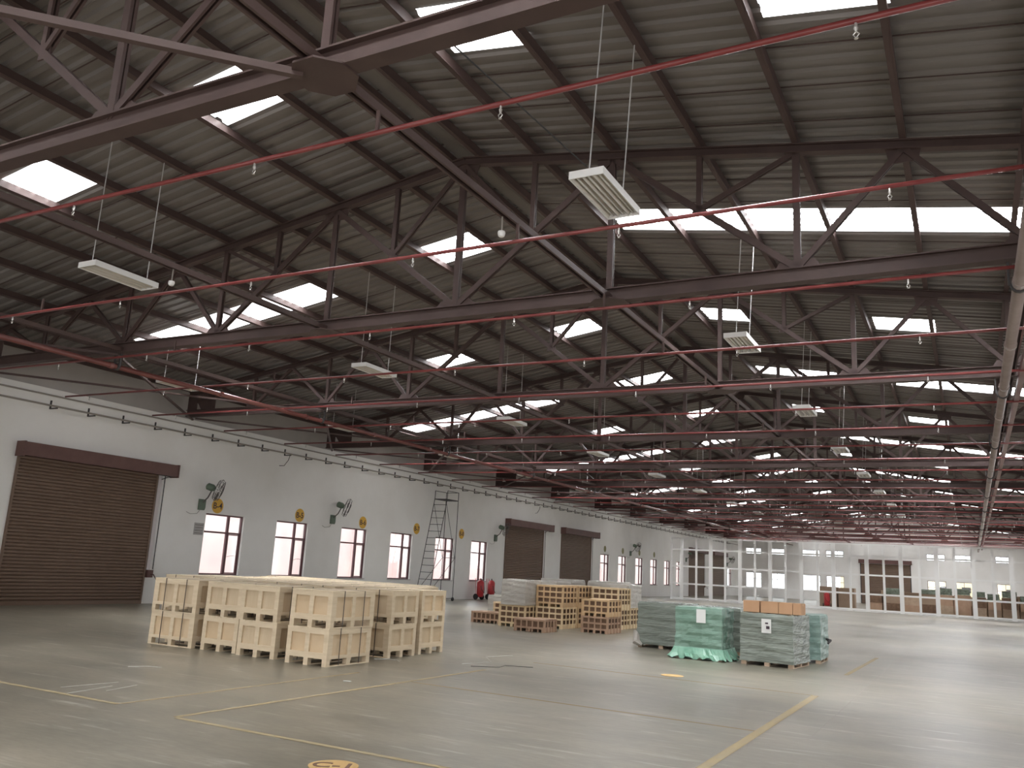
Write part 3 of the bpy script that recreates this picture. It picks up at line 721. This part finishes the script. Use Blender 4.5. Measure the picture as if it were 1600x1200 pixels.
FR = [(-12.83, 11.72, 0, 'front row, leftmost strapped pair'), (-11.69, 11.93, 1, 'front row, left of the two narrow faces'), (-10.75, 11.83, 1, 'front row, right of the two narrow faces'),
      (-9.535, 11.73, 1, 'front corner nearest the camera'), (-9.835, 13.48, 0, 'right side, just behind the front corner'), (-9.88, 14.50, 0, 'right side, rearmost of the right faces')]
used = {}
def put_crate(x, y, lev, turned, label, jit=0.012):
    pr = protoB if random.random() < 0.35 else protoA
    o = pr if pr.name not in used else copy_tree(pr)
    used[pr.name] = 1
    o.location = (x+random.uniform(-jit, jit), y+random.uniform(-jit, jit), lev*CH+0.0015*lev)
    o.rotation_euler = (0, 0, (PI/2 if turned else 0)+random.uniform(-0.008, 0.008)); 
    tag(o, label, 'crate', 'stacked pine crates')
for x, y, tn, where in FR:
    for lev, ln in ((0, 'lower'), (1, 'upper')):
        put_crate(x, y, lev, tn, '%s pine crate, %s' % (ln, where))
rows = [(12.61, -12.95, 1, 'second'), (13.52, -11.20, 4, 'third'), (14.47, -11.22, 4, 'fourth'), (15.42, -10.85, 4, 'fifth'), (16.32, -11.22, 4, 'sixth'), (17.22, -11.88, 4, 'last')]
for y, xr, nn, rn in rows:
    for j in range(nn):
        for lev, ln in ((0, 'lower'), (1, 'upper')):
            put_crate(xr-1.155*j, y, lev, 0, '%s pine crate inside the block, %s row back, %s from its right end' % (ln, rn, ORD[j]))

# ------------------------------------------------------------------ lattice crates and wrapped loads further back
def lattice(Wd, D, H, rows_, cols, ms, mc, name='slatted_crate', dcols=4):
    r = thing(name, 'x', 'crate')
    a, b = Wd/2, D/2; t_ = 0.02
    MB().box(-a+0.045, a-0.045, -b+0.045, b-0.045, 0.09, H-0.03).build('contents', mc, r)
    m = MB(); hs_ = [0.085+(H-0.085-0.05)*j/rows_ for j in range(rows_+1)]
    for z in hs_:
        for s in (-1, 1):
            y = s*(b-t_/2); m.box(-a, a, y-t_/2, y+t_/2, z, z+0.05)
            x = s*(a-t_/2); m.box(x-t_/2, x+t_/2, -b+t_, b-t_, z, z+0.05)
    m.build('rails', ms, r)
    m = MB()
    for s in (-1, 1):
        for j in range(cols+1):
            x = -a+0.022+(Wd-0.044)*j/cols-0.0; m.box(x-0.022, x+0.022, s*(b-t_*1.5)-t_/2, s*(b-t_*1.5)+t_/2, 0.0, H-0.001)
        for j in range(dcols+1):
            y = -b+0.03+(D-0.06)*j/dcols; m.box(s*(a+t_/2)-t_/2, s*(a+t_/2)+t_/2, y-0.022, y+0.022, 0.0, H)
    m.build('uprights', ms, r)
    m = MB()
    for j in range(6):
        y = -b+D*j/6; m.box(-a, a, y+0.01, y+D/6-0.02, H-0.02, H)
    for x in (-a, -0.04, a-0.08): m.box(x, x+0.08, -b, b, 0.0, 0.085)
    m.build('deck_boards', ms, r)
    return r
LA = lattice(0.86, 1.08, 0.62, 3, 4, PINEL, LOADM)
LO = lattice(0.86, 1.08, 0.62, 3, 4, PINEO, LOADM)
LH = lattice(0.80, 1.05, 0.47, 2, 4, PINEO, LOADM)
LR = lattice(0.80, 1.05, 0.46, 2, 4, PINER, LOADM)
LL = lattice(0.98, 0.72, 0.33, 1, 6, PINER, LOADM)
LE = lattice(0.92, 0.80, 0.34, 1, 5, PINER, LOADM)
seen = set()
def put(pr, x, y, z, label, rz=0.0):
    o = pr if pr.name not in seen else copy_tree(pr); seen.add(pr.name)
    o.location = (x, y, z); o.rotation_euler = (0, 0, rz); return tag(o, label, 'crate', 'slatted crates in the middle group')
G = 0.6225
put(LA, -12.07, 23.62, 0, 'yellow slatted crate under the pale wrapped cube')
put(LA, -13.0, 24.95, 0, 'yellow slatted crate half hidden between the grey block and cube')
put(LA, -11.16, 24.25, 0, 'yellow slatted crate, bottom front of the centre stack')
put(LO, -11.16, 24.25, G, 'orange slatted crate, top front of the centre stack')
put(LO, -11.16, 25.40, 0, 'orange slatted crate, bottom rear of the centre stack')
put(LO, -11.16, 25.40, G, 'orange slatted crate, top rear of the centre stack')
put(LA, -11.16, 26.55, 0, 'yellow slatted crate at the floor behind the centre stack')
put(LA, -11.16, 26.55, G, 'yellow slatted crate on top behind the centre stack')
put(LA, -10.06, 25.95, 0, 'yellow slatted crate, bottom of the right stack')
put(LA, -10.06, 25.95, G, 'yellow slatted crate, top of the right stack')
put(LA, -10.06, 27.05, 0, 'yellow slatted crate at the far right under a grey wrapped load')
put(LR, -9.58, 23.95, 0, 'reddish solid looking crate at the front right corner')
put(LH, -9.58, 23.97, 0.462, 'orange slatted crate on the reddish front right crate')
put(LL, -13.25, 23.95, 0, 'low reddish open crate at the far left front')
put(LE, -10.87, 22.25, 0, 'low weathered crate lying in front of the centre stack')

def pallet(parent, Wd, D):
    m = MB(); a, b = Wd/2, D/2
    for x in (-a, -0.05, a-0.1):
        for y in (-b, -0.05, b-0.1): m.box(x, x+0.1, y, y+0.1, 0.015, 0.10)
        m.box(x, x+0.1, -b, b, 0, 0.015)
    for j in range(7):
        y = -b+D*j/7; m.box(-a, a, y+0.005, y+D/7-0.02, 0.10, 0.12)
    return m.build('pallet', PALLET, parent)
def wrapped(x, y, Wd, D, z0, z1, m, label, rz=0.0, pal=True, flare=0.0, seed=0, amp=0.018, cat='wrapped load', name='wrapped_pallet', group='plastic wrapped loads'):
    r = thing(name, label, cat, (x, y, z0), rz, group); h = z1-z0
    rnd = random.Random(seed); zb = 0.075 if pal else 0.0
    if flare: zb = 0.02
    nu, nv = 56, 18; mb = MB(); a, b = Wd/2, D/2; per = []
    for j in range(nu):
        t_ = j/nu*4; q = int(t_); f = t_-q
        px, py = [(-a+2*a*f, -b), (a, -b+2*b*f), (a-2*a*f, b), (-a, b-2*b*f)][q]
        per.append((px, py))
    ph = [rnd.uniform(0, 6.28) for _ in range(8)]
    def disp(j, v): 
        return amp*(math.sin(j*0.5+v*5+ph[0])*0.6+math.sin(j*1.1-v*9+ph[1])*0.5+math.sin(v*31+j*0.25+ph[2])*0.7)*0.55+rnd.uniform(-1, 1)*amp*0.28
    for k in range(nv+1):
        v = k/nv; z = zb+(h-zb)*v
        for j, (px, py) in enumerate(per):
            d = disp(j, v); fl = flare*max(0, (0.22-v)/0.22)**1.3*(1+0.55*math.sin(j*2.3+ph[3])) if flare else 0
            shr = 1-0.03*(1 if v > 0.97 else 0); l = math.hypot(px, py)
            mb.v.append((px*shr*(1+(d+fl)/l), py*shr*(1+(d+fl)/l), z+(rnd.uniform(-0.012, 0.012) if k == nv else 0)))
    for k in range(nv):
        for j in range(nu):
            p0 = k*nu+j; p1 = k*nu+(j+1) % nu; mb.f.append((p0, p1, p1+nu, p0+nu))
    c = len(mb.v); mb.v.append((0, 0, h+0.01))
    for j in range(nu): mb.f.append((nv*nu+j, nv*nu+(j+1) % nu, c))
    mb.f.append(tuple(range(nu))[::-1])
    wrp = mb.build('wrapping', m, r)
    if pal: pallet(r, Wd*0.97, D*0.97)
    return r
w1 = wrapped(-6.62, 21.0, 1.18, 1.25, 0, 1.06, WRAPD, 'dark grey green wrapped pallet at the left of the wrapped group', seed=1)
w1b = wrapped(-5.35, 21.15, 1.18, 1.25, 0, 1.04, WRAPD, 'grey wrapped pallet behind the green draped one', seed=2)
w2 = wrapped(-5.22, 19.12, 1.02, 1.0, 0, 1.07, WRAPN, 'green draped pallet with a loose ragged hem and paper sheet', seed=3, flare=0.02, amp=0.022)
w3 = wrapped(-3.74, 19.25, 1.10, 1.25, 0, 1.04, WRAPD, 'grey green wrapped pallet with cartons on top, nearest corner', rz=-0.10, seed=4)
w4 = wrapped(-3.55, 20.95, 1.12, 1.15, 0, 1.02, WRAPT, 'teal wrapped pallet behind the one carrying cartons', seed=5)
hm = MB(); rh = random.Random(5); nn = 72; A, B_ = 0.51, 0.50
for j in range(nn):
    t_ = j/nn*4; q = int(t_); f = t_-q
    px, py = [(-A+2*A*f, -B_), (A, -B_+2*B_*f), (A-2*A*f, B_), (-A, B_-2*B_*f)][q]; l = math.hypot(px, py)
    for z, o_ in ((0.24, 0.025), (0.12, 0.07+rh.uniform(0, 0.04)), (0.005+max(0, rh.uniform(-0.05, 0.07)), 0.11+rh.uniform(0, 0.10))):
        hm.v.append((px*(1+o_/l), py*(1+o_/l), z))
for j in range(nn):
    a = 3*j; b = 3*((j+1) % nn); hm.f += [(a, b, b+1, a+1), (a+1, b+1, b+2, a+2)]
hm.build('loose_hem', mat('pale_green_film', (0.13, 0.30, 0.21), 0.3, c2=(0.26, 0.45, 0.34), scale=6), w2)
for par, lx, lz, yy in ((w2, 0.07, 0.90, -0.5), (w3, 0.02, 0.80, -0.625)):
    o = MB().box(lx-0.10, lx+0.10, yy-0.05, yy-0.047, lz-0.14, lz+0.14).build('paper_sheet', PAPER, par)
MB().box(0.02, 0.09, -0.684, -0.676, 0.74, 0.80).box(0.0, 0.06, -0.684, -0.676, 0.84, 0.87).build('printed_mark', INK, w3)
mb = MB()
MB().tube([(-0.55, -0.58, 0.20), (-0.62, -0.60, 0.32), (-0.60, -0.66, 0.12), (-0.45, -0.66, 0.05)], [0.05, 0.09, 0.10, 0.03], 8).build('loose_plastic', WRAPW, w1)
MB().tube([(0.56, 0.2, 0.50), (0.64, 0.22, 0.46), (0.62, 0.1, 0.40)], [0.02, 0.05, 0.02], 6).build('loose_flap', DARK, w4)
def carton(x, y, z, a, b, h, label, m=CARD, rz=0.0, group=None, detail=True):
    r = thing('carton', label, 'carton', (x, y, z), rz, group)
    MB().box(-a/2, a/2, -b/2, b/2, 0, h).build('box', m, r)
    if detail:
        MB().box(-a/2-0.002, a/2+0.002, -0.025, 0.025, h-0.05, h+0.002).build('tape', PINEO, r)
        MB().box(-a/2-0.001, a/2+0.001, -b/2-0.0015, b/2+0.0015, h*0.97, h*0.975).build('flap_edge', CARD2, r)
    return r
cz = 1.055
for k, (x, a, lb) in enumerate([(-4.13, 0.34, 'leftmost brown carton on the grey green pallet'), (-3.75, 0.36, 'second brown carton on the grey green pallet, just right of the gap'),
                             (-3.42, 0.28, 'third brown carton on the grey green pallet'), (-3.19, 0.16, 'narrow brown carton at the right end on the pallet')]):
    carton(x, 19.02-0.08*(x+4.13), cz, a, 0.38, 0.23, lb, rz=-0.08, group='cartons on the wrapped pallet')
# pale wrapped loads of the middle group
wrapped(-12.03, 23.55, 0.80, 1.05, 0.625, 1.36, WRAPW, 'pale grey wrapped cube on a yellow slatted crate', pal=False, seed=8, amp=0.015)
wrapped(-13.75, 26.08, 1.05, 1.1, 0, 0.78, WRAPW, 'grey wrapped block standing on the floor at the left rear', pal=False, seed=9, amp=0.012)
wrapped(-12.35, 26.1, 1.15, 1.2, 0, 1.32, WRAPW, 'grey wrapped block behind the wrapped cube', pal=False, seed=10)
wrapped(-12.5, 27.62, 1.15, 1.2, 0, 1.40, WRAPW, 'grey wrapped block behind the centre stack, left one', pal=False, seed=11)
wrapped(-11.12, 28.5, 1.15, 1.2, 0, 1.40, WRAPW, 'grey wrapped block behind the centre stack, right one', pal=False, seed=12)
wrapped(-10.2, 27.22, 0.95, 1.2, 0.625, 1.35, WRAPW, 'grey wrapped block on the far right slatted crate', pal=False, seed=13)

# ------------------------------------------------------------------ white partition frame and stores behind it
pt = thing('partition_frame', 'tall white open framed partition across the far part of the hall', 'partition', (0, 65.7, 0))
wide = [-19.75, -17.48, -15.27, -13.07, -10.87, -8.67, -6.45, -4.26, -2.05, 0.14, 2.36, 4.56, 6.6]
thin = [-20.55, -18.6, -16.39, -14.17, -11.98, -9.75, -7.55, -5.35, -3.12, -0.95, 1.28, 3.46, 5.6]
zr = [0.12, 1.20, 2.50, 3.78, 4.62]
for x in wide: MB().box(x-0.135, x+0.135, -0.06, 0.06, 0, 4.68).build('wide_post', PWHITE, pt)
for x in thin: MB().box(x-0.075, x+0.075, -0.045, 0.045, 0, 4.66).build('thin_post', PWHITE, pt)
for z in zr: MB().box(-20.55, 6.7, -0.035, 0.035, z-0.06, z+0.06).build('rail', PWHITE, pt)
MB().box(-20.6, 6.7, -0.15, 0.12, 0, 0.03).build('base_strip', PWHITE, pt)  # thin white strip lying on the floor along the partition foot
carton(-9.75, 71.3, 0, 1.25, 1.1, 1.55, 'large brown boxed stack behind the partition, left piece', CARD2, group='tall brown boxes behind the partition')
carton(-8.45, 71.3, 0, 1.15, 1.1, 1.52, 'large brown boxed stack behind the partition, right piece', CARD2, group='tall brown boxes behind the partition')
rnd = random.Random(3); x = -6.6; k = 0
while x < 5.2:
    a = rnd.uniform(0.75, 1.25); hh = rnd.uniform(0.55, 0.72); k += 1
    nm = ORD[k-1]; z = 0
    for lev, ln in ((0, 'lower'), (1, 'upper')):
        h2 = hh*rnd.uniform(0.92, 1.05); m = [CARD2, CARD2, PALLET, LOADM, PINER][rnd.randrange(5)]
        carton(x+a/2, 68.8+rnd.uniform(-0.15, 0.15), z, a-0.05, 1.0, h2, '%s brown box stored behind the partition, %s stack from the left' % (ln, nm), m, rz=rnd.uniform(-0.05, 0.05), group='brown boxes stored behind the partition', detail=False); z += h2
    if k % 2 == 0 or x > -4:
        o = wrapped(x+a/2, 68.8, a*0.82, 0.85, z+0.012, z+0.30+rnd.uniform(0, 0.18), GREENT, 'green grey tarpaulin bundle on the %s stack behind the partition' % nm, pal=False, seed=40+k, amp=0.05, name='tarpaulin_bundle', cat='bundle', group='bundles on the stored boxes')
    x += a+0.04
x = -6.0; k = 0
while x < 5.0:
    a = rnd.uniform(1.1, 1.6); k += 1
    carton(x+a/2, 71.2, 0, a-0.06, 1.5, rnd.uniform(1.2, 1.7), 'tall dull box in the second row behind the partition, %s from left' % ORD[k-1], [CARD2, PALLET][k % 2], group='second row of stored boxes', detail=False)
    x += a

# ------------------------------------------------------------------ floor markings and litter
def line(x0, y0, x1, y1, label, w_=0.075):
    d = Vector((x1-x0, y1-y0)); n = Vector((-d.y, d.x)).normalized()*w_/2; d = d.normalized()
    mb = MB(); L = math.hypot(x1-x0, y1-y0)
    mb.add([(x0-n.x, y0-n.y, 0.003), (x0+n.x, y0+n.y, 0.003), (x1+n.x, y1+n.y, 0.003), (x1-n.x, y1-n.y, 0.003)], [(3, 2, 1, 0)])
    mb.add([(x0-n.x, y0-n.y, 0.0005), (x0+n.x, y0+n.y, 0.0005), (x1+n.x, y1+n.y, 0.0005), (x1-n.x, y1-n.y, 0.0005)], [(0, 1, 2, 3)])
    o = mb.build('floor_line', YEL); tag(o, label, 'floor line', 'yellow floor lines')
line(-13.0, 6.84, -8.4, 6.80, 'faded yellow floor line running in from the left edge')
line(-8.4, 6.84, -8.4, 11.1, 'faint yellow floor line leading to the pine crates', 0.055)
line(-7.38, 6.70, -7.30, 13.1, 'yellow floor line running back right of the pine crates')
line(-7.34, 6.68, -2.3, 6.66, 'yellow floor line leaving the lower left corner towards the camera')
line(-7.26, 10.86, -2.28, 10.62, 'thin yellow floor line crossing the middle foreground', 0.05)
line(-2.27, 6.66, -2.24, 14.6, 'broad yellow floor line at lower right running back', 0.11)
line(-7.26, 14.85, -2.28, 14.62, 'thin faded floor line in front of the wrapped pallets', 0.045)
line(-2.25, 18.4, -2.15, 23.6, 'yellow floor line right of the wrapped pallets', 0.09)
o = MB().box(-1.706, -1.698, 10.5, 34, 0.0005, 0.002).build('floor_joint', GREY); tag(o, 'thin dark straight joint in the concrete at the right', 'floor joint')
def disc(x, y, r_, label, txt=None):
    t = thing('floor_disc', label, 'floor marking', (x, y, 0))
    MB().tube([(0, 0, 0.0005), (0, 0, 0.004)], r_, 32).build('disc', ORG, t)
    if txt:
        ob = text_mesh(txt, 0.24, 'lettering', mat('dark_brown_ink', (0.14, 0.07, 0.04), 0.7), t, Matrix.Translation((0, 0.0, 0.005)) @ Matrix.Rotation(0.45, 4, 'Z'))
disc(-4.80, 6.10, 0.21, 'orange painted disc reading C-1 at the bottom edge', 'C-1')
disc(-4.72, 15.2, 0.20, 'small orange disc on the floor before the wrapped pallets')
def litter(pts, r_, m, label, name='strap_offcut'):
    o = MB().tube([(x, y, r_+0.0005) for x, y in pts], r_, 5).build(name, m); tag(o, label, 'offcut', 'litter on the floor')
litter([(-9.35, 12.75), (-9.2, 12.95), (-9.0, 12.95), (-8.85, 12.8)], 0.006, GREYL, 'curled white strap offcut by the right side of the crates')
litter([(-8.0, 13.5), (-7.8, 14.2), (-8.3, 14.9), (-8.1, 15.6)], 0.004, GREYL, 'long pale string on the floor right of the crates')
litter([(-7.7, 13.3), (-7.3, 13.6), (-7.35, 13.9), (-6.9, 14.1)], 0.005, DARK, 'thin dark strap lying beyond the yellow line')
litter([(-10.9, 8.9), (-10.75, 9.15), (-10.55, 9.2)], 0.004, GREYL, 'small white hooked scrap in front of the left crates')
for k, (a, b) in enumerate((((-9.80, 7.08), (-9.74, 7.84)), ((-9.36, 6.85), (-9.52, 7.58)), ((-9.25, 7.3), (-9.40, 7.85)))):
    o = MB().bar((a[0], a[1], 0.002), (b[0], b[1], 0.002), 0.012, 0.002).build('chalk_mark', GREYL)
    tag(o, 'pale scratch on the floor inside the left yellow corner, %s from the wall' % ORD[k], 'chalk mark', 'pale scratches on the floor')
litter([(-7.95, 10.15), (-7.85, 10.2)], 0.006, GREYL, 'tiny white crumb between yellow line and crates')
